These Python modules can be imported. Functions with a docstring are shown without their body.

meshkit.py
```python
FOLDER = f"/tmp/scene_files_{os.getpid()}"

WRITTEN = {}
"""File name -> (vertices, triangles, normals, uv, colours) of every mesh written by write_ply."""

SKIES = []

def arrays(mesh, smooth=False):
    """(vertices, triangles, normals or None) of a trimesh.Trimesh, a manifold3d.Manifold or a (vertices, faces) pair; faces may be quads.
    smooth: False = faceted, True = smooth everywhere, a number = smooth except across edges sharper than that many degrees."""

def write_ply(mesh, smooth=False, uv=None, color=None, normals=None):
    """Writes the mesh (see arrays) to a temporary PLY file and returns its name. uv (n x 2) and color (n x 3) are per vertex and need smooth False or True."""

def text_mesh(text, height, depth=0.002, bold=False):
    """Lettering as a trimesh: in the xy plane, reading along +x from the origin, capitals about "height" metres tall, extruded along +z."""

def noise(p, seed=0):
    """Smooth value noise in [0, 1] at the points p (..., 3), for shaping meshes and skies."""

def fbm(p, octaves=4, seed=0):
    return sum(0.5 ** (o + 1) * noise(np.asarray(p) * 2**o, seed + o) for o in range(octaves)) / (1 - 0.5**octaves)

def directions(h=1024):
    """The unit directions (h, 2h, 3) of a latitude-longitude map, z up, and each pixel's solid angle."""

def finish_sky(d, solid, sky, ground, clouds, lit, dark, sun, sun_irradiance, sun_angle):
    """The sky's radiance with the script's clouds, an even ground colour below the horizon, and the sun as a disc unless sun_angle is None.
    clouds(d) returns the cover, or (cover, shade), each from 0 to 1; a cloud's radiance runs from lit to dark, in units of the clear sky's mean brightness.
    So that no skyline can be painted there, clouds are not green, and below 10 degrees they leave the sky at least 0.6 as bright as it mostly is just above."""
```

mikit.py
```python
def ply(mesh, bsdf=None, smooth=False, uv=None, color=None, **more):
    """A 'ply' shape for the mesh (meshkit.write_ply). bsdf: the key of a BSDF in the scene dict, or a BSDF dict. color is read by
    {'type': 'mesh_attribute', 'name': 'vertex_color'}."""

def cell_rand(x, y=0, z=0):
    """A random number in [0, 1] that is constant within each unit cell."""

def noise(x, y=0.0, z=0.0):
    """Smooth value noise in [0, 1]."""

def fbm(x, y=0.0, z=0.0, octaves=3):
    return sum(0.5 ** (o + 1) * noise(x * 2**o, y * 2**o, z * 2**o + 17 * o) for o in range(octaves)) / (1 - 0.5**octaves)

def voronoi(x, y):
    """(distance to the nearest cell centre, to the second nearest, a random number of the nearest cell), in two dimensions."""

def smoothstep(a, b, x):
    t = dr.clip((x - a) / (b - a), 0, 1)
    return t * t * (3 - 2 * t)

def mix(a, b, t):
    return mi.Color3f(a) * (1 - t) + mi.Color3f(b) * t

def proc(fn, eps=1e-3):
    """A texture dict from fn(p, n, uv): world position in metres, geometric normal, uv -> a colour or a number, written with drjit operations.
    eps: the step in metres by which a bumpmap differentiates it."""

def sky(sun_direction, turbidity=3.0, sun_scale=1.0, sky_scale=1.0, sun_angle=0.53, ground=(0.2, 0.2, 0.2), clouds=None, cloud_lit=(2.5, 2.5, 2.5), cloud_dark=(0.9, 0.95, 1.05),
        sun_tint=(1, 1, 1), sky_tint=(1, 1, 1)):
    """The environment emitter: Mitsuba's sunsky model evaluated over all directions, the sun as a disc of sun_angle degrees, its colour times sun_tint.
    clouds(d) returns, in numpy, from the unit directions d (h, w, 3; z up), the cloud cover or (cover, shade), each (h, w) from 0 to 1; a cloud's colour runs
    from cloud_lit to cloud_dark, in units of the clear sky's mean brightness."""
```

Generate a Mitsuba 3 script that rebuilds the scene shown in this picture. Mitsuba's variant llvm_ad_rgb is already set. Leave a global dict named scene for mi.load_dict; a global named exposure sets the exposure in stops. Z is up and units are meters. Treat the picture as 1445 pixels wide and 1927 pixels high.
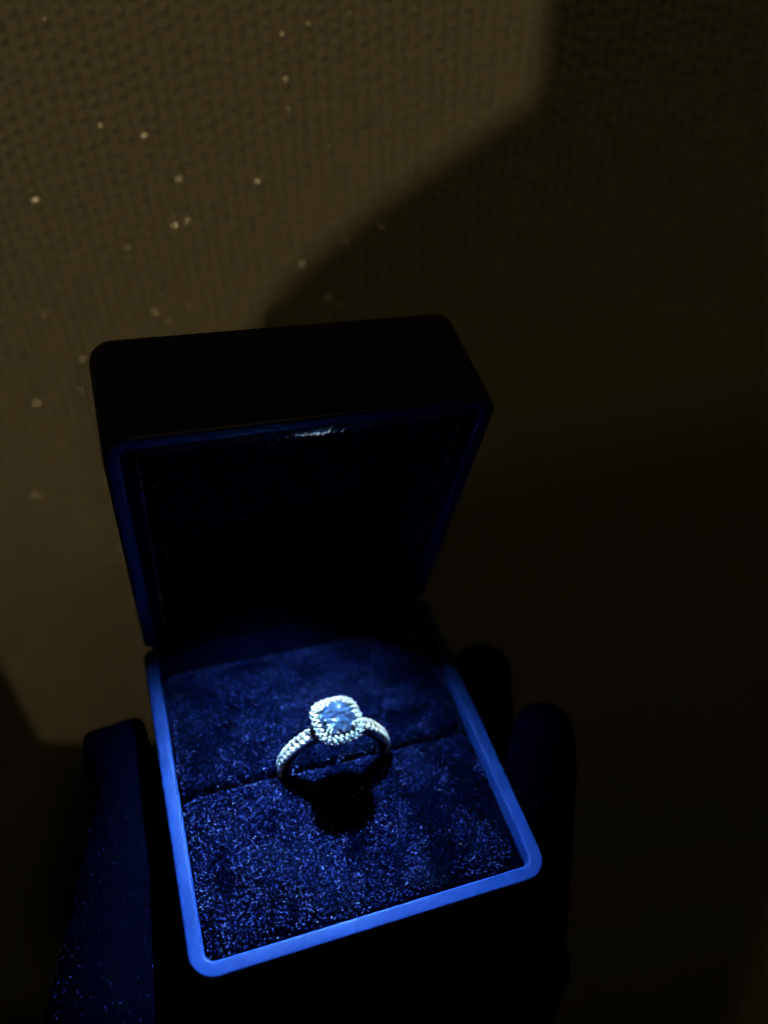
import math
import numpy as np, trimesh, manifold3d as m3, mitsuba as mi, drjit as dr
import mikit, meshkit
from mikit import noise, fbm, smoothstep, mix

T = mi.ScalarTransform4f
rng = np.random.default_rng(7)
scene, labels = {}, {}
exposure = 0.0

# ---------------------------------------------------------------- frames
# Everything small is built in the frame of the ring box (mm; x right, y towards the hinge, z out of the open base,
# origin in the middle of the base's rim) and turned into the world (m, z up) by the box's tilt in the hand.
DOWN = np.array([0.09913557, -0.0863901, -0.99131675])
ZW = -DOWN / np.linalg.norm(DOWN)
XW = np.array([1.0, 0, 0]); XW -= ZW * (XW @ ZW); XW /= np.linalg.norm(XW)
Q = np.array([XW, np.cross(ZW, XW), ZW])
def wd(v):
    return np.asarray(v, float) @ Q.T * 1e-3
BOX = np.eye(4); BOX[:3, :3] = Q * 1e-3

# ---------------------------------------------------------------- camera
CAM = np.array([-28.0585, -70.3794, 136.2623])                       # box frame, mm
RGT = np.array([0.94487967, -0.31005589, 0.10520336])
UPC = np.array([0.14699399, 0.68881991, 0.70987315])
FWD = np.array([0.29256652, 0.65528045, -0.69642829])
cw = wd(CAM)
scene['camera'] = {'type': 'thinlens', 'fov': 50.36, 'fov_axis': 'x', 'near_clip': 0.01, 'far_clip': 20.0,
                   'aperture_radius': 0.0018, 'focus_distance': 0.1315,
                   'to_world': T().look_at(origin=cw.tolist(), target=(cw + Q @ FWD * 0.1).tolist(), up=(Q @ UPC).tolist())}

# the wall's frame: hr = to the right along it, WN = its normal towards the camera, WP = a point of it (mm, world)
head = Q @ FWD; head[2] = 0; head /= np.linalg.norm(head)
c_, s_ = math.cos(math.radians(12)), math.sin(math.radians(12))
WN = -np.array([c_ * head[0] - s_ * head[1], s_ * head[0] + c_ * head[1], 0])
HR = np.array([-WN[1], WN[0], 0])
WP = np.array([-29.36, 119.18, 91.34])
CW = Q @ CAM
def room(h, b, v):
    """mm to the right of, behind (away from the wall) and above the camera -> world metres"""
    return (CW + HR * h + WN * b + np.array([0, 0, 1.0]) * v) * 1e-3

# ---------------------------------------------------------------- lamps behind the camera: warm room lamps and an added fill bulb ; the box's own LED is built with the lid
SPOT = (-1300, 3000, 1400)                                            # the main warm lamp, narrowed to a spot
LAMPS = [
         ('ceiling_bulb', (600, 2500, 1500), 60.0, 31.0, (1.0, 0.78, 0.36), 'dim frosted bulb high behind the viewer, to the right'),
         ('ceiling_bulb_001', (500, 900, 1500), 110.0, 5.5, (1.0, 0.82, 0.34), 'faintest and largest bulb, added almost overhead as soft fill')]  # the last one is added fill for the shaded wall

# ---------------------------------------------------------------- helpers
def put(key, mesh, bsdf, smooth=False, label=None, cat=None, group=None, kind=None, **kw):
    base, n, k = key, 0, key
    while k in scene:
        n += 1; k = f'{base}_{n:03d}'
    scene[k] = mikit.ply(mesh, bsdf, smooth=smooth, **kw)
    d = {}
    if label: d['label'] = label
    if cat: d['category'] = cat
    if group: d['group'] = group
    if kind: d['kind'] = kind
    if d: labels[k] = d
    return k
def copy_of(key, shape, to_world, **lab):
    base, n, k = key, 0, key
    while k in scene:
        n += 1; k = f'{base}_{n:03d}'
    scene[k] = {**shape, 'to_world': T(to_world.tolist())}
    if lab: labels[k] = lab
    return k
def tm(v, f): return trimesh.Trimesh(np.asarray(v, float), np.asarray(f, int), process=False)
def world(m): return tm(wd(m.vertices), m.faces)

def rrect(w, d, r, n=8):
    """rounded rectangle centred on the origin, counter-clockwise"""
    pts, rr = [], r
    for sx, sy, a0 in ((1, 1, 0), (-1, 1, 90), (-1, -1, 180), (1, -1, 270)):
        r = max(rr[1] if sy > 0 else rr[0], 0.05)
        for a in np.radians(np.linspace(a0, a0 + 90, n + 1)):
            pts.append((sx * (w / 2 - r) + r * math.cos(a), sy * (d / 2 - r) + r * math.sin(a)))
    return np.array(pts)
def loft(w, d, r, profile, n=8, rin=0.5, cap0=True, cap1=True):
    """rings of a rounded rectangle, each (inset, z), joined and capped"""
    rings = []
    for ins, z in profile:
        p = rrect(w - 2 * ins, d - 2 * ins, [max(q - ins, rin) for q in (r if isinstance(r, tuple) else (r, r))], n)
        rings.append(np.c_[p, np.full(len(p), z)])
    m = len(rings[0]); v = np.vstack(rings); f = []
    for k in range(len(rings) - 1):
        for i in range(m):
            a, b = k * m + i, k * m + (i + 1) % m
            f += [(a, b, b + m), (a, b + m, a + m)]
    for k, on, fl in ((0, cap0, True), (len(rings) - 1, cap1, False)):
        if on:
            c = len(v); v = np.vstack([v, rings[k].mean(0)])
            for i in range(m):
                a, b = k * m + i, k * m + (i + 1) % m
                f.append((c, b, a) if fl else (c, a, b))
    return tm(v, f)

TH = 1.43672; HY = 31.02                                             # the lid's opening angle and the hinge's y
LR = np.array([[1, 0, 0], [0, math.cos(TH), math.sin(TH)], [0, -math.sin(TH), math.cos(TH)]])
def lid(v):                                                          # (x, r, z): r = 0 at the hinge, -60 at the lid's free end, z = 0 its rim
    v = np.array(v, float); v[..., 0] *= 1 - 0.05 * np.clip(1 + v[..., 1] / 60.5, 0, 1)      # a little narrower at the hinge
    return v @ LR.T + [0, HY, 0]
def lidm(m): return tm(lid(m.vertices), m.faces)

def fibres(pos, nor, length, radius, lean, spread, seed, jitter=0.35):
    """a nap: spindles of 9 triangles that stand on pos, along nor + lean + noise"""
    g = np.random.default_rng(seed); n = len(pos)
    d = nor + lean + g.normal(0, spread, (n, 3)); d /= np.linalg.norm(d, axis=1, keepdims=True)
    L = length * (1 + g.uniform(-jitter, jitter, n))[:, None]; r = radius * (1 + g.uniform(-jitter, jitter, n))[:, None]
    u = np.cross(d, g.normal(0, 1, (n, 3))); u /= np.linalg.norm(u, axis=1, keepdims=True); w = np.cross(d, u)
    vs = []
    for t, s in ((-0.1, 0.6), (0.72, 1.0)):
        for a in (0, 2.0944, 4.18879):
            vs.append(pos + d * L * t + (u * math.cos(a) + w * math.sin(a)) * r * s)
    vs.append(pos + d * L)
    v = np.stack(vs, 1).reshape(-1, 3)
    f0 = [(0, 1, 4), (0, 4, 3), (1, 2, 5), (1, 5, 4), (2, 0, 3), (2, 3, 5), (3, 4, 6), (4, 5, 6), (5, 3, 6)]
    f = (np.array(f0)[None] + (np.arange(n) * 7)[:, None, None]).reshape(-1, 3)
    return tm(v, f)

# ---------------------------------------------------------------- materials
def rgb(*c): return {'type': 'rgb', 'value': list(map(float, c))}
def mat(key, **k): scene[key] = {'type': 'twosided', 'bsdf': {'type': 'principled', **k}}
mat('m_shell', base_color=rgb(0.006, 0.008, 0.016), roughness=0.55, specular=0.2)
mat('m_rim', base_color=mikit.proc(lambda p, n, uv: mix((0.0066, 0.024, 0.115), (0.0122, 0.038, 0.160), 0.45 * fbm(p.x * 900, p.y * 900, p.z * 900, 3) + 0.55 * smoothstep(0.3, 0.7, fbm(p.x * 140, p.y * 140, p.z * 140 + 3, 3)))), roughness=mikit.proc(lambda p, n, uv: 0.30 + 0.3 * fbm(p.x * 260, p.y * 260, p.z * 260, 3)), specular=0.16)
mat('m_rim_shaded', base_color=rgb(0.006, 0.015, 0.066), roughness=0.3, specular=0.2)  # rim blue darkened to put the lid's shade into its colour
mat('m_velvet', base_color=rgb(0.0014, 0.003, 0.015), roughness=0.9, specular=0.0)
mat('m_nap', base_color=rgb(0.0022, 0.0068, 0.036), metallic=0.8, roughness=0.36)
mat('m_painted_glint', base_color=rgb(0.20, 0.22, 0.60), roughness=0.28, specular=0.7, metallic=0.4)  # lightened colour stands for the glint of the fibre tips
mat('m_tip', base_color=rgb(0.020, 0.034, 0.150), roughness=0.35, specular=0.4, metallic=0.3)  # weaker painted glint for tips and glove, also the lint's colour
scene['m_fringe'] = {'type': 'principledthin', 'base_color': rgb(0.22, 0.34, 0.52), 'roughness': 0.5, 'diff_trans': 1.4, 'spec_trans': 0.0}
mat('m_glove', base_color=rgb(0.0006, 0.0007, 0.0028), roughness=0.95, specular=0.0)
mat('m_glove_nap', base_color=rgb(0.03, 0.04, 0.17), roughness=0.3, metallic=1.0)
mat('m_gold_shaded', base_color=rgb(0.13, 0.13, 0.135), metallic=1.0, roughness=0.22)  # white gold darkened to paint shade into the gaps between stones
mat('m_bead', base_color=rgb(0.95, 0.94, 0.93), metallic=0.6, roughness=0.25, specular=0.8)
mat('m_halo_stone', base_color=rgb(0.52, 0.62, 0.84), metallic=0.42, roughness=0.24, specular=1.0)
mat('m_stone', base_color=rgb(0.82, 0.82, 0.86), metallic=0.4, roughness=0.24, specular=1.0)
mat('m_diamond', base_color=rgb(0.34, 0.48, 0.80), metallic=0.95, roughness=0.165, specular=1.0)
mat('m_black', base_color=rgb(0.01, 0.01, 0.01), roughness=0.7)
mat('m_cloth', base_color=rgb(0.03, 0.03, 0.035), roughness=0.9, specular=0.1)
mat('m_wall', base_color=mikit.proc(lambda p, n, uv: mix((0.36, 0.31, 0.24), (0.44, 0.38, 0.29), fbm(p.x * 260, p.y * 260, p.z * 260, 3))), roughness=0.62, specular=0.3)
mat('m_fleck', base_color=rgb(0.9, 0.85, 0.75), metallic=1.0, roughness=0.35)

# ---------------------------------------------------------------- the wall: vinyl wallpaper with columns of raised knots
def axis(parts): return np.unique(np.round(np.concatenate(parts), 3))
hh = axis([np.linspace(-1500, -130, 8), np.arange(-130, 200, 0.5), np.linspace(200, 1700, 8)])
vv = axis([np.linspace(-1600, -330, 8), np.arange(-330, -12, 0.5), np.linspace(-12, 1100, 8)])
PH, PV = 2.95, 2.75
H_, V_ = np.meshgrid(hh, vv, indexing='ij')
_wr = np.random.default_rng(9); CO = _wr.uniform(0, 1, 4096); KN = _wr.uniform(0, 1, (512, 512)); KX = _wr.normal(0, 0.05, (512, 512)); KY = _wr.normal(0, 0.08, (512, 512))
def relief(h, v):
    wob = 0.06 * (meshkit.noise(np.stack([h / 9, v / 7, 0 * h], -1), 3) - 0.5)
    x = h / PH + wob; col = np.floor(x).astype(int); fx = x - col - 0.5; c = col % 512
    y = v / PV + CO[col % 4096] * 7 + 0.7 * (meshkit.noise(np.stack([col * 2.1, v / 6, 0 * h], -1), 6) - 0.5); row = np.floor(y).astype(int); fy = y - row - 0.5; r = row % 512
    size = 0.55 + 0.75 * KN[c, r]
    return 0.30 * np.cos(np.pi * fx) ** 2 + 0.74 * size * np.exp(-((fx - KX[c, r]) / 0.21) ** 2 - ((fy - KY[c, r]) / 0.23) ** 2)
D_ = relief(H_, V_) * (np.abs(H_ - 35) < 170) * (np.abs(V_ + 170) < 165)
wall_at = lambda h, v, d: (WP + HR * (np.asarray(h)[..., None] - (WP - CW) @ HR) + np.array([0, 0, 1.0]) * (np.asarray(v)[..., None] - (WP - CW)[2]) + WN * np.asarray(d)[..., None]) * 1e-3
gv = wall_at(H_, V_, D_).reshape(-1, 3); nv = len(vv)
ii, jj = np.meshgrid(np.arange(len(hh) - 1), np.arange(nv - 1), indexing='ij'); a = (ii * nv + jj).ravel()
put('wall', tm(gv, np.vstack([np.c_[a, a + nv, a + nv + 1], np.c_[a, a + nv + 1, a + 1]])), 'm_wall', smooth=True, kind='structure',
    label='beige wall papered in ribbed columns of small knots, half in shadow')
fl = []                                                              # flakes added on the knots, tilted up and left to stand for their highlights
g_ = np.random.default_rng(17)
for h, v in zip(g_.uniform(-100, 45, 170), g_.uniform(-290, -20, 170)):
    h = (np.floor(h / PH) + 0.5) * PH; r = g_.uniform(0.36, 0.70)
    nl = WN + HR * g_.normal(-0.18, 0.17) + np.array([0, 0, 1.0]) * g_.normal(0.42, 0.17); nl /= np.linalg.norm(nl)
    c = wall_at(np.array(h), np.array(v), relief(np.array(h), np.array(v))) + nl * 0.12e-3
    u = np.cross(nl, HR); u /= np.linalg.norm(u); w = np.cross(nl, u); a = np.arange(7) * 2 * math.pi / 7 + g_.uniform(0, 1)
    ringv = c + (np.cos(a)[:, None] * u * g_.uniform(0.7, 1.0) + np.sin(a)[:, None] * w) * r * 1e-3
    vv_ = np.vstack([c + nl * 0.04e-3, ringv, c - nl * 0.5e-3])
    fl.append(tm(vv_, [(0, 1 + q, 1 + (q + 1) % 7) for q in range(7)] + [(8, 1 + (q + 1) % 7, 1 + q) for q in range(7)]))
put('wall__highlight_flakes', trimesh.util.concatenate(fl), 'm_fleck', kind='stuff', label='bright flakes added to stand for highlights on the wallpaper knots')

# ---------------------------------------------------------------- the lamps and the photographer (both out of frame: they light and shade the wall)
for key, pos, r, power, col, lab in LAMPS:
    s = trimesh.creation.icosphere(subdivisions=3, radius=r * 1e-3)
    neck = trimesh.creation.cylinder(radius=r * 0.45e-3, height=r * 1.6e-3); 
    p = room(*pos)
    neck.apply_translation([0, 0, r * 1.65e-3])
    scene[key + '__glass'] = mikit.ply(tm(s.vertices + p, s.faces), 'm_black', smooth=True, emitter={'type': 'area', 'radiance': rgb(*(np.array(col) * power))})
    scene[key + '__socket'] = mikit.ply(tm(neck.vertices + p, neck.faces), 'm_black', smooth=30)
    labels[key] = {'label': lab, 'category': 'light bulb'}

AIMW = room(5, -199, -38)                                             # snoot added to fade the light down the wall; frosted glass disc inside
can = trimesh.creation.revolve(np.array([[0.0, 16], [30, 16], [34, 10], [25, -2], [25, -298], [23, -300], [22.7, -298], [22.7, 2], [0.0, 2]]) * 1e-3, sections=32)
disc = trimesh.creation.revolve(np.array([[0.0, 1.5], [15.0, 1.5], [15.0, 0.0], [0.0, 0.0]]) * 1e-3, sections=32)
sd = AIMW - room(*SPOT); sd /= np.linalg.norm(sd); sx = np.cross(sd, [0, 0, 1.0]); sx /= np.linalg.norm(sx)
M_ = np.eye(4); M_[:3, :3] = np.stack([sx, np.cross(-sd, sx), -sd], 1); M_[:3, 3] = room(*SPOT); can.apply_transform(M_); disc.apply_transform(M_)
put('spotlight__snoot', can, 'm_black', smooth=40)
scene['spotlight__glass'] = mikit.ply(disc, 'm_black', emitter={'type': 'area', 'radiance': rgb(*(np.array([1.0, 0.835, 0.43]) * 4750.0))})
labels['spotlight'] = {'label': 'unseen warm lamp high behind the viewer, its long snoot added to fade the light on the wall', 'category': 'spotlight'}

def ball(c, r, n=24):
    return m3.Manifold.sphere(r, n).translate(list(map(float, c)))
def bone(a, ra, b, rb, n=24):
    return m3.Manifold.batch_hull([ball(a, ra, n), ball(b, rb, n)])
def chain(pts, n=24):
    out = m3.Manifold()
    for (a, ra), (b, rb) in zip(pts[:-1], pts[1:]):
        out += bone(a, ra, b, rb, n)
    return out
def smoothed(man, length, it=14):
    m = man.refine_to_length(length).to_mesh()
    t = trimesh.Trimesh(m.vert_properties[:, :3], m.tri_verts, process=True)
    trimesh.smoothing.filter_taubin(t, lamb=0.5, nu=0.53, iterations=it)
    return t
B_ = 450
body = chain([((-118, B_, 372), 84), ((-112, B_ + 15, 425), 90)])                     # head
body += chain([((-141, B_, 330), 53), ((-140, B_, 200), 54)])                         # neck
core = ball((-110, B_ + 20, 130), 60)
body += m3.Manifold.batch_hull([ball((h + 7, B_, v - 12), 11) for h, v in ((-206, 237), (-232, 222), (-249, 210), (-258, 197))] + [ball((-150, B_, 224), 30), core])      # shoulder
body += m3.Manifold.batch_hull([ball((-214, B_, 150), 44), ball((185, B_, 164), 56), ball((285, B_, 178), 52), ball((-180, B_, -520), 80), ball((330, B_ + 20, -520), 150), ball((-60, B_ + 60, 150), 60)])   # torso and shoulders
body += chain([((300, B_, 170), 54), ((420, B_ - 60, -60), 50), ((330, B_ - 210, -220), 38)])      # right arm
bm = smoothed(body, 9, 3)
put('person', tm(np.array([room(*v) for v in bm.vertices]), bm.faces), 'm_cloth', smooth=True, cat='person', label='person in dark clothes standing behind the viewpoint, taking the picture')

# ---------------------------------------------------------------- the ring box
RW, DEP = 2.65, 62.04
shell = [(3.2, -33.0), (1.0, -33.0), (0.25, -32.5), (0.0, -31.6), (0.0, -0.62), (0.04, -0.5)]
rimp = [(0.04, -0.5), (0.12, -0.28), (0.28, -0.1), (0.5, 0.0), (RW - 0.55, 0.0), (RW - 0.25, -0.1), (RW - 0.05, -0.4), (RW, -0.9), (RW, -3.0)]
put('ring_box__base', world(loft(60, DEP, (4.2, 2.0), shell, cap1=False)), 'm_shell', smooth=40)
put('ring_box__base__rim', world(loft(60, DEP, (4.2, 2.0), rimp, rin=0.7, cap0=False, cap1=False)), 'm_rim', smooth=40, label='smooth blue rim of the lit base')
put('ring_box__base__well', world(loft(60, DEP, (4.2, 2.0), [(RW, -3.0), (RW, -14.0)], rin=0.7, cap0=False)), 'm_velvet', smooth=40)
g_ = np.random.default_rng(61); t_ = g_.uniform(0, 2 * math.pi, 130); e_ = np.maximum(np.abs(np.cos(t_)), np.abs(np.sin(t_)))
k_ = np.where(g_.uniform(0, 1, 130) < 0.75, 27.5, g_.uniform(28, 29.6, 130)); lp = np.c_[np.cos(t_) / e_ * k_, np.sin(t_) / e_ * (k_ + 1.02), np.full(130, -0.05)]
lp = lp[lp[:, 1] < 26]
put('ring_box__base__lint', world(fibres(lp, np.tile([0, 0, 0.5], (len(lp), 1)), 0.28, 0.04, np.zeros(3), 0.9, 62, 0.8)), 'm_tip', kind='stuff')
LW, LH, LL = 62.0, 21.9, 60.5
lshell = [(0.04, 0.5), (0.0, 0.62), (0.0, LH - 1.6), (0.2, LH - 0.7), (0.8, LH - 0.12), (1.6, LH), (4.0, LH)]
lrim = [(RW, 3.0), (RW, 0.9), (RW - 0.05, 0.4), (RW - 0.25, 0.1), (RW - 0.55, 0.0), (0.5, 0.0), (0.28, 0.1), (0.12, 0.28), (0.04, 0.5)]
def lidloft(*a, **k):
    m = loft(LW, LL, (4.2, 1.5), *a, **k); m.vertices[:, 1] -= LL / 2
    return world(lidm(m))
put('ring_box__lid', lidloft(lshell, cap0=False), 'm_shell', smooth=40)
put('ring_box__lid__rim', lidloft(lrim, rin=0.7, cap0=False, cap1=False), 'm_rim_shaded', smooth=40, label='rim of the raised lid, its blue darkened to paint in the shade')
put('ring_box__lid__lining', lidloft([(RW + 1.3, LH - 3.2), (RW + 1.3, 2.3), (RW + 1.0, 1.6), (RW + 0.5, 1.25), (RW, 1.2)], rin=1.2, cap1=False), 'm_velvet', smooth=40)
hg = loft(56, 2.2, 0.5, [(0.3, -7.0), (0.0, -6.6), (0.0, -0.35), (0.3, 0.0)]); hg.apply_translation([0, HY + 1.2, 0.02])
put('ring_box__hinge', world(hg), 'm_shell', smooth=30)

# the LED in the lid's top wall
led_p = lid([2.5, -(LL - RW - 3.7), 5.8])
aim = np.array([-13.0, -16.0, 0.0]) - led_p; aim /= np.linalg.norm(aim)
def along(m, p, d):
    z = d / np.linalg.norm(d); x = np.cross([0.3, 1, 0.2], z); x /= np.linalg.norm(x)
    M = np.eye(4); M[:3, :3] = np.stack([x, np.cross(z, x), z], 1); M[:3, 3] = p
    m = m.copy(); m.apply_transform(M); return m
tube = trimesh.creation.revolve(np.array([[2.3, -3.6], [2.3, 1.7], [2.05, 1.9], [1.9, 1.7], [1.9, -3.4], [0.0, -3.4], [0.0, -3.6], [2.3, -3.6]]), sections=32)
tube.vertices *= [0.70, 1, 1]                                         # a narrow oval mouth
tube = along(tube, led_p, aim)                                        # cut away on the side towards the opening
tr = tube.vertices - led_p; th_ = tr @ aim; tp = tr - np.outer(th_, aim); fw = np.array([0, -1.0, 0]) + aim * aim[1]; fw /= np.linalg.norm(fw)
tube.vertices -= np.outer(np.where(th_ > 0.5, 2.7 * np.clip(0.5 + 0.5 * (tp @ fw) / 2.1, 0, 1) ** 1.5, 0), aim)
put('ring_box__lamp', world(tube), 'm_black', smooth=40, label='small lamp in the top of the lid shining down')
lens = trimesh.creation.revolve(np.array([[0.0, -3.1], [1.0, -3.1], [1.0, -1.5], [0.8, -1.3], [0.4, -1.17], [0.0, -1.15]]), sections=24)
lens.fix_normals()
scene['ring_box__lamp__diode'] = mikit.ply(world(along(lens, led_p, aim)), 'm_black', smooth=False,
                                           emitter={'type': 'area', 'radiance': rgb(*(np.array([0.24, 0.54, 1.0]) * 54000.0))})

# the cushion: two velvet pads with the slot between them
SLOT = -1.15
def pad(y0, y1, seed, roll0, roll1, nx=150, ny=90):
    x = np.linspace(-26.7, 26.7, nx); y = np.linspace(y0, y1, ny); X, Y = np.meshgrid(x, y, indexing='ij')
    def edge(d, r, h): return -h * np.clip(1 - d / r, 0, 1) ** 2.2
    z = -0.9 + edge(26.7 - np.abs(X), 3.2, 1.9) + edge(Y - y0, *roll0) + edge(y1 - Y, *roll1)
    z += 1.0 * (meshkit.fbm(np.stack([X / 14, Y / 11, 0 * X + seed], -1), 3, seed) - 0.5)
    return X, Y, z
def sheet(X, Y, Z, depth=-13.0):
    nx, ny = X.shape; v = np.stack([X, Y, Z], -1).reshape(-1, 3)
    i, j = np.meshgrid(np.arange(nx - 1), np.arange(ny - 1), indexing='ij'); a = (i * ny + j).ravel()
    f = np.vstack([np.c_[a, a + ny, a + ny + 1], np.c_[a, a + ny + 1, a + 1]])
    loop = np.r_[np.arange(nx) * ny, (nx - 1) * ny + np.arange(1, ny), (np.arange(nx - 2, -1, -1)) * ny + ny - 1, np.arange(ny - 2, 0, -1)]
    b = len(v) + np.arange(len(loop)); v = np.vstack([v, v[loop] * [1, 1, 0] + [0, 0, depth]])
    nl = np.r_[loop[1:], loop[:1]]; nb = np.r_[b[1:], b[:1]]
    f = np.vstack([f, np.c_[loop, b, nb], np.c_[loop, nb, nl]])
    return tm(v, f)
def nap_on(X, Y, Z, n, seed):
    g = np.random.default_rng(seed)
    u, w = g.uniform(0, X.shape[0] - 1.001, n), g.uniform(0, X.shape[1] - 1.001, n)
    i, j = u.astype(int), w.astype(int); du, dw = u - i, w - j
    def s(A): return A[i, j] * (1 - du) * (1 - dw) + A[i + 1, j] * du * (1 - dw) + A[i, j + 1] * (1 - du) * dw + A[i + 1, j + 1] * du * dw
    p = np.c_[s(X), s(Y), s(Z)]
    tx = np.c_[X[i + 1, j] - X[i, j], 0 * u, Z[i + 1, j] - Z[i, j]]; ty = np.c_[0 * u, Y[i, j + 1] - Y[i, j], Z[i, j + 1] - Z[i, j]]
    nn = np.cross(tx, ty); nn /= np.linalg.norm(nn, axis=1, keepdims=True)
    q = np.c_[p[:, :2] / 7.0, 0 * u]                                 # the brushed nap leans this way here and that way there
    lean = np.c_[4.5 * (meshkit.fbm(q + 3.1, 3, seed) - 0.5), 4.5 * (meshkit.fbm(q + 9.7, 3, seed + 1) - 0.5), 0 * u]
    return p, nn, lean
for key, seed, args in (('ring_box__cushion', 11, (-27.3, SLOT - 0.75, 11, (3.0, 1.6), (0.9, 1.3))),
                        ('ring_box__cushion_001', 12, (SLOT + 0.75, 26.6, 12, (1.0, 1.5), (5.5, 4.5)))):
    X, Y, Z = pad(*args)
    put(key, world(sheet(X, Y, Z)), 'm_velvet', smooth=50, label='front half of the velvet cushion' if seed == 11 else 'back half of the velvet cushion, under the lid')
    p, nn, lean = nap_on(X, Y, Z, 48000, seed)
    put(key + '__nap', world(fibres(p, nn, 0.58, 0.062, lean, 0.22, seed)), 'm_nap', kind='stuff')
    for name, mt, n, L, r, sd, lab in (('__tip', 'm_tip', 9000, 0.34, 0.11, 50, None), ('__fibre', 'm_painted_glint', 5200, 0.32, 0.115, 70, 'brighter fibre tips with the glint put into their colour')):
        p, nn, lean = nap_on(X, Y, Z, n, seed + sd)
        tuft = meshkit.fbm(np.c_[p[:, :2] / 4.5, 0 * p[:, 0] + 2.0], 3, seed + 3)          # the tips stand in random tufts
        on = tuft + np.random.default_rng(sd).normal(0, 0.10, len(p)) > 0.455 + 0.0035 * p[:, 0]  # tips thinned towards the right to paint the light fading there
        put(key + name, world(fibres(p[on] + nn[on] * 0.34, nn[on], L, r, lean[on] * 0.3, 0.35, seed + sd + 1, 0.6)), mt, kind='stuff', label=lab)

# a velvet flap that hides the hinge, from the back of the cushion up into the lid
fy = np.array([24.5, 26.3, 27.6, 28.8, 29.6, 30.1, 30.5, 31.2, 33.5]); fz = np.array([-5.5, -2.4, -0.5, 0.65, 1.5, 2.6, 3.7, 4.5, 5.2])
tt = np.linspace(0, 8, 40); fy = np.interp(tt, np.arange(9), fy); fz = np.interp(tt, np.arange(9), fz)
fx = np.linspace(-27.1, 27.1, 110); FX, FY = np.meshgrid(fx, fy, indexing='ij'); FZ = np.tile(fz, (110, 1)) + 0.5 * (meshkit.fbm(np.stack([FX / 9, FY / 5, 0 * FX], -1), 2, 40) - 0.5)
put('ring_box__flap', world(sheet(FX, FY, FZ, -6.5)), 'm_velvet', smooth=50)
p, nn, lean = nap_on(FX, FY, FZ, 12000, 41)
put('ring_box__flap__nap', world(fibres(p, nn, 0.5, 0.06, lean * 0.5, 0.25, 42)), 'm_nap', kind='stuff')

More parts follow.
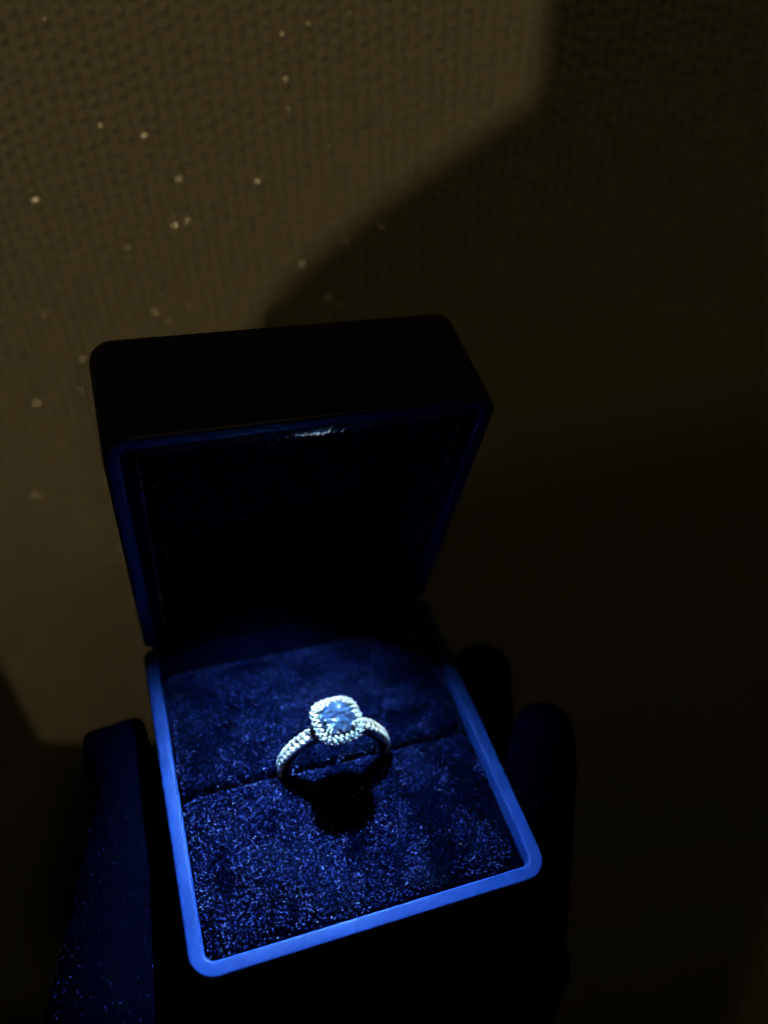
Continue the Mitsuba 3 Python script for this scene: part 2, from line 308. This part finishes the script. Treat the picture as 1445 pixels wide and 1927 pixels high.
# the nap of the lid's lining: side walls, top wall and the back panel
def lining_nap(n, seed):
    g = np.random.default_rng(seed); P, N = [], []
    ix = LW / 2 - RW - 1.3; top = -(LL - RW - 1.3); bot = -(RW + 1.3); back = LH - 3.2
    for kind, k in (('l', n), ('r', n), ('t', int(1.4 * n)), ('p', n)):
        a, b = g.uniform(0, 1, k), g.uniform(0, 1, k)
        if kind in 'lr':
            s = -1 if kind == 'l' else 1
            P.append(np.c_[np.full(k, s * ix), bot + a * (top - bot), 1.4 + b * (back - 1.4)]); N.append(np.tile([-s, 0, 0], (k, 1)))
        elif kind == 't':
            P.append(np.c_[-ix + 2 * ix * a, np.full(k, top), 1.4 + b ** 1.5 * (back - 1.4)]); N.append(np.tile([0, 1, 0], (k, 1)))
        else:
            P.append(np.c_[-ix + 2 * ix * a, bot + b * (top - bot), np.full(k, back)]); N.append(np.tile([0, 0, -1], (k, 1)))
    return np.vstack(P).astype(float), np.vstack(N).astype(float)
P, N = lining_nap(7000, 21)
nf = fibres(P, N, 0.9, 0.075, np.zeros(3), 0.35, 22)
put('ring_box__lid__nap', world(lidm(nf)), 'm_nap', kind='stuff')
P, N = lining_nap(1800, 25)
put('ring_box__lid__fibre', world(lidm(fibres(P + N * 0.5, N, 0.42, 0.11, np.zeros(3), 0.5, 26, 0.6))), 'm_painted_glint', kind='stuff')
labels['ring_box'] = {'label': 'open square ring box with blue velvet inside, its raised lid lighting the ring', 'category': 'ring box'}

g_ = np.random.default_rng(31); k_ = 2200                              # the fringe along the lip of the top wall, just under the lamp
P = np.c_[g_.uniform(-26, 26, k_), np.full(k_, -(LL - RW - 1.3)), g_.uniform(1.3, 3.3, k_)]
put('ring_box__lid__fringe', world(lidm(fibres(P, np.tile([0, 1.0, -0.25], (k_, 1)), 1.25, 0.08, np.zeros(3), 0.45, 32, 0.6))), 'm_fringe', kind='stuff', label='velvet fibres catching the lamp along the top edge of the lid')

# ---------------------------------------------------------------- the ring
RC = np.array([0.5, -0.30, -0.8]); RO, RI = 10.3, 8.5
YAWR = math.radians(-1.5)
def rp(a, rad, y):
    """a point of the ring: angle a from the top (towards +x), radius, y across the band"""
    a, rad, y = np.broadcast_arrays(np.asarray(a, float), rad, y)
    x = rad * np.sin(a); z = rad * np.cos(a)
    return np.stack([RC[0] + x * math.cos(YAWR) - y * math.sin(YAWR), RC[1] + x * math.sin(YAWR) + y * math.cos(YAWR), RC[2] + z], -1)
def shoulder(a):
    return 1.35 * np.exp(-(a / 0.55) ** 2)
na = 180
A = np.linspace(-math.pi, math.pi, na, endpoint=False)
prof = [(0.12, -0.95), (0, -0.8), (0, 0.8), (0.12, 0.95), (0.5, 1.05), (1.25, 1.05), (1.5, 0.85), (1.5, -0.85), (1.25, -1.05), (0.5, -1.05)]
rows = []
for ins, y in prof:
    w = 1.0 - 0.22 * np.clip((np.abs(A) - 1.5) / 1.2, 0, 1)
    rows.append(rp(A, RO + shoulder(A) - 0.52 - ins * (1 + 0.12 * shoulder(A)), y * w))
rows = np.array(rows); k = len(prof); v = rows.transpose(1, 0, 2).reshape(-1, 3); f = []
for i in range(na):
    for j in range(k):
        a0, b0, c0, d0 = i * k + j, i * k + (j + 1) % k, ((i + 1) % na) * k + (j + 1) % k, ((i + 1) % na) * k + j
        f += [(a0, c0, b0), (a0, d0, c0)]
put('ring__band', world(tm(v, f)), 'm_gold_shaded', smooth=40)

def brilliant(n=8, table=0.5, crown=0.46, pav=0.86, gird=0.05, jig=0.0, seed=0):
    """a round brilliant of radius 1, girdle at z = 0: table, star and bezel facets, upper girdle facets, pavilion"""
    g = np.random.default_rng(seed)
    def ring_(r, z, m, ph): 
        a = (np.arange(m) + ph) * 2 * math.pi / m
        return np.c_[r * np.cos(a), r * np.sin(a), np.full(m, z)]
    t = ring_(table, crown, n, 0); s = ring_(0.5 * (table + 1) - 0.03, crown * 0.56, n, 0.5); gi = ring_(1, gird, 2 * n, 0); gl = ring_(1, -gird, 2 * n, 0); pv = ring_(0.55, -pav * 0.5, n, 0.5)
    v = np.vstack([[[0, 0, crown]], t, s, gi, gl, pv, [[0, 0, -pav]]])
    if jig: v[1:1 + 2 * n] += g.normal(0, jig, (2 * n, 3))
    T0, S0, G0, L0, P0 = 1, 1 + n, 1 + 2 * n, 1 + 4 * n, 1 + 6 * n; C = 1 + 7 * n; f = []
    for i in range(n):
        j = (i + 1) % n
        f += [(0, T0 + i, T0 + j), (T0 + i, S0 + i, T0 + j)]
        f += [(T0 + j, S0 + i, G0 + 2 * j), (T0 + j, G0 + 2 * j, S0 + j)]
        f += [(S0 + i, G0 + 2 * i, G0 + 2 * i + 1), (S0 + i, G0 + 2 * i + 1, G0 + (2 * i + 2) % (2 * n))]
        f += [(P0 + i, L0 + 2 * i + 1, L0 + 2 * i), (P0 + i, L0 + (2 * i + 2) % (2 * n), L0 + 2 * i + 1), (P0 + i, P0 + j, L0 + (2 * i + 2) % (2 * n)), (C, P0 + j, P0 + i)]
    for i in range(2 * n):
        j = (i + 1) % (2 * n); f += [(G0 + i, L0 + i, L0 + j), (G0 + i, L0 + j, G0 + j)]
    return tm(v, f)
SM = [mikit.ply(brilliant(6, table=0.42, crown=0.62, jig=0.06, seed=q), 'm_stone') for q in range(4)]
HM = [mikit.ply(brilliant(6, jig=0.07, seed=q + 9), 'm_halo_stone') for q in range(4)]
beadm = trimesh.creation.icosphere(subdivisions=1)
BM = mikit.ply(beadm, 'm_gold_shaded', smooth=True)
def frame(p, up, spin, s):
    z = up / np.linalg.norm(up); x = np.cross([0.2, 1, 0.1], z); x /= np.linalg.norm(x); y = np.cross(z, x)
    c, sn = math.cos(spin), math.sin(spin)
    M = np.eye(4); M[:3, :3] = np.stack([x * c + y * sn, -x * sn + y * c, z], 1) * np.asarray(s); M[:3, 3] = p
    return BOX @ M
def stone(key, p, up, r, kinds=None):
    copy_of(key, (kinds or SM)[int(rng.integers(4))], frame(p, np.asarray(up) + rng.normal(0, 0.09, 3), rng.uniform(0, 6.28), r * rng.uniform(0.92, 1.06)))
# pave stones along both shoulders of the band: two rows, beads between them
PST = 0.118
for sgn in (-1, 1):
    for i in range(12):
        for q, y in enumerate((-0.60, 0.60)):
            aa = sgn * (0.42 + PST * (i + 0.5 * q))
            p = rp(aa, RO + float(shoulder(aa)) - 0.02, y); c = rp(aa, 0, y)
            stone('ring__accent_stone', p, (p - c) / np.linalg.norm(p - c) + np.array([0, (-0.3, 0.05)[q], 0]), 0.56)
beads = []
for sgn in (-1, 1):
    for y in (-1.08, 0.0, 1.08):
        for i in range(12):
            aa = sgn * (0.42 + PST * (i + (0.5 if y < 0.5 else 0.0) - (0.25 if y == 0 else 0))); r = 0.2 if y else 0.15
            beads.append(tm(beadm.vertices * r + rp(aa, RO + shoulder(abs(aa)) + (0.0 if y else 0.14), y), beadm.faces))
put('ring__bead', world(trimesh.util.concatenate(beads)), 'm_bead', smooth=True, kind='stuff', label='tiny metal beads that hold the stones of the band')

# the head: cushion-shaped double halo round the centre stone
HC = np.array([0.25, -0.35, 12.2]); tilt = np.array([0.04, -0.03, 1.0]); tilt /= np.linalg.norm(tilt)
hx = np.cross([0, 1, 0], tilt); hx /= np.linalg.norm(hx); hy = np.cross(tilt, hx)
rot = math.radians(4); hx, hy = hx * math.cos(rot) + hy * math.sin(rot), -hx * math.sin(rot) + hy * math.cos(rot)
def hp(x, y, z): return HC + np.multiply.outer(x, hx) + np.multiply.outer(y, hy) + np.multiply.outer(z, tilt)
def squircle(a, r, e=3.2):
    c, s = np.cos(a), np.sin(a); k = (np.abs(c) ** e + np.abs(s) ** e) ** (-1 / e)
    return r * k * c, r * k * s
def halo_ring(prof_, e=3.2, n=96):
    a = np.arange(n) * 2 * math.pi / n; v = []
    for r, z in prof_:
        x, y = squircle(a, r, e); v.append(hp(x, y, np.full(n, z)))
    k = len(prof_); v = np.array(v).transpose(1, 0, 2).reshape(-1, 3); f = []
    for i in range(n):
        for j in range(k):
            p, q, s, t = i * k + j, i * k + (j + 1) % k, ((i + 1) % n) * k + (j + 1) % k, ((i + 1) % n) * k + j
            f += [(p, q, s), (p, s, t)]
    return tm(v, f)
put('ring__halo', world(halo_ring([(4.15, -0.55), (4.2, -0.2), (3.9, -0.2), (3.55, 0.02), (3.05, 0.05), (2.85, -0.1), (2.8, -0.6), (3.3, -0.8)])), 'm_gold_shaded', smooth=40)
put('ring__gallery', world(halo_ring([(3.9, -1.25), (4.05, -1.0), (3.9, -0.75), (3.0, -0.8), (2.0, -2.6), (1.9, -3.0), (2.3, -2.9), (3.2, -1.4)])), 'm_gold_shaded', smooth=40)
def arc_angles(r, count):
    t = np.linspace(0, 2 * math.pi, 2000); x, y = squircle(t, r); L = np.r_[0, np.cumsum(np.hypot(np.diff(x), np.diff(y)))]
    return np.interp((np.arange(count) + 0.5) / count * L[-1], L, t)
hb = []
for r, z, cnt, sr, outw in ((3.42, 0.30, 24, 0.40, 0.10), (4.02, -0.04, 27, 0.45, 0.75)):
    for a in arc_angles(r, cnt):
        x, y = squircle(a, r); p = hp(x, y, z); up = tilt + outw * (hx * math.cos(a) + hy * math.sin(a))
        stone('ring__halo_stone', p, up, sr, HM)
    for a in arc_angles(r + 0.34, cnt) + math.pi / cnt:
        x, y = squircle(a, r + 0.36); hb.append(tm(beadm.vertices * 0.19 + hp(x, y, z - (0.0 if outw < 0.5 else 0.22)), beadm.faces))
for a in arc_angles(4.05, 24):
    x, y = squircle(a, 4.1); hb.append(tm(beadm.vertices * 0.24 + hp(x, y, -0.85), beadm.faces))
put('ring__halo__bead', world(trimesh.util.concatenate(hb)), 'm_bead', smooth=True, kind='stuff')
# centre stone: a cushion brilliant, its facets broken up as the pavilion seen through the crown breaks them up
def centre_stone():
    g = np.random.default_rng(5); pts = [(0, 0)]
    for r, m in ((0.22, 8), (0.42, 16), (0.62, 16), (0.82, 32), (1.0, 32)):
        for i in range(m):
            a = (i + (0.5 if m == 16 or m == 8 and r > 0.3 else 0)) * 2 * math.pi / m; x, y = squircle(a, r, 2.35); pts.append((x, y))
    pts = np.array(pts); r = np.hypot(*pts.T)
    z = 0.32 * np.clip((1.0 - r) / 0.42, 0, 1) + g.normal(0, 0.075, len(pts)) * (r < 0.97)
    from scipy.spatial import Delaunay
    tri = Delaunay(pts).simplices
    v = np.c_[pts, z]; n0 = np.cross(v[tri[:, 1]] - v[tri[:, 0]], v[tri[:, 2]] - v[tri[:, 0]])[:, 2]
    tri[n0 < 0] = tri[n0 < 0][:, ::-1]
    b = np.arange(len(pts) - 32, len(pts)); v = np.vstack([v, [0, 0, -0.8]]); f = [tri]
    f.append(np.array([(b[i], len(pts), b[(i + 1) % 32]) for i in range(32)]))
    return tm(v, np.vstack(f))
cs = centre_stone(); cs.vertices = hp(cs.vertices[:, 0] * 3.08, cs.vertices[:, 1] * 3.08, 0.55 + cs.vertices[:, 2] * 2.6)
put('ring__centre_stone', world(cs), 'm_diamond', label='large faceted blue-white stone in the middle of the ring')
for cx, cy in ((1, 1), (-1, 1), (-1, -1), (1, -1)):
    for d in (-1, 1):                                                # claws in pairs at the four corners
        a = math.atan2(cy, cx) + d * 0.10
        x, y = squircle(a, 3.12, 2.35)
        m = chain([(hp(x * 1.03, y * 1.03, -0.6), 0.26), (hp(x * 1.02, y * 1.02, 0.75), 0.29), (hp(x * 0.90, y * 0.90, 1.15), 0.25)], 12).to_mesh()
        put('ring__prong', world(tm(m.vert_properties[:, :3], m.tri_verts)), 'm_bead', smooth=60)
labels['ring'] = {'label': 'glittering ring with a square halo of stones, stuck upright in the velvet slot', 'category': 'ring'}

# ---------------------------------------------------------------- the gloved hand under the box
HB = -40.0
hand = m3.Manifold.batch_hull([ball((-26, 14, HB - 9), 11), ball((30, 10, HB - 8), 11), ball((28, -34, HB - 16), 12), ball((-30, -34, HB - 14), 13)])       # palm
hand += chain([((-32, -42, -40), 17), ((-42.5, -26, -18), 10.5), ((-39.2, -9, -13), 7.6), ((-36.9, 5.5, -11.5), 5.2), ((-37.0, 15.5, -11.5), 6.1)])   # thumb along the left side
hand += m3.Manifold.batch_hull([ball((-37.3, 13, -11.5), 6.0), ball((-40.8, 18.4, -9.2), 2.4), ball((-40.6, 18.2, -14), 2.6), ball((-34.0, 19.8, -10.5), 2.6), ball((-34.5, 19.5, -14), 2.6)])   # its squarish glove tip
hand += chain([((24, 12, HB - 6), 10), ((37.5, 8, -36), 8.2), ((38.2, 9, -22), 7.4), ((37.6, 13.6, -7.2), 6.2)])                                        # a finger up the right side, towards the hinge
hand += chain([((26, -22, HB - 12), 11), ((38.4, -26, -43), 8.6), ((39.6, -16, -22), 7.8), ((40.2, -9.5, -6), 6.8), ((40.2, -6.6, 0.5), 5.8)])        # the finger nearer the camera
hand += chain([((20, 24, HB - 6), 9), ((36, 22, -40), 7.6), ((37, 22, -30), 6.8), ((35.8, 22.5, -22), 6.0)])
hand += chain([((26, -34, HB - 16), 10), ((36, -36, -58), 8), ((37.5, -34, -46), 7), ((36.5, -32, -38), 6)])
def to_box(h, b, v): return Q.T @ (room(h, b, v) * 1e3)
hand += chain([((0, -36, HB - 18), 22), (to_box(-8, -10, -216), 21), (to_box(-90, -6, -222), 28), (to_box(-150, 0, -216), 34), (to_box(-208, 0, -206), 36)])   # wrist and forearm
hand += chain([(to_box(-208, 0, -206), 36), (to_box(-216, 10, -70), 38)])             # unseen upper arm, held out to the left to shade the wall
sl = m3.Manifold.batch_hull([ball(to_box(*c), r) for c, r in (((-212, 5, -190), 41), ((-214, 20, -430), 66), ((-60, 20, -430), 60), ((-100, -2, -226), 32))])  # unseen cloth added to block the lamp from the wall's lower left
sl += bone(to_box(-214, 6, -190), 43, to_box(-222, 12, -30), 48)
hm = smoothed(hand, 1.7, 16)
put('hand', world(hm), 'm_glove', smooth=True, cat='hand', label='hand in a dark soft glove holding the box from below, thumb at left')
pts, fid = trimesh.sample.sample_surface(hm, 55000, seed=3)
nn = hm.face_normals[fid]
keep = (pts[:, 1] > -60) & (pts[:, 2] > -60) & (np.abs(pts[:, 0]) > 27)
slm = smoothed(sl, 9, 3)
put('hand__shade_sleeve', world(slm), 'm_cloth', smooth=True, label='wide dark cloth hanging from the arm, added to shade the wall')
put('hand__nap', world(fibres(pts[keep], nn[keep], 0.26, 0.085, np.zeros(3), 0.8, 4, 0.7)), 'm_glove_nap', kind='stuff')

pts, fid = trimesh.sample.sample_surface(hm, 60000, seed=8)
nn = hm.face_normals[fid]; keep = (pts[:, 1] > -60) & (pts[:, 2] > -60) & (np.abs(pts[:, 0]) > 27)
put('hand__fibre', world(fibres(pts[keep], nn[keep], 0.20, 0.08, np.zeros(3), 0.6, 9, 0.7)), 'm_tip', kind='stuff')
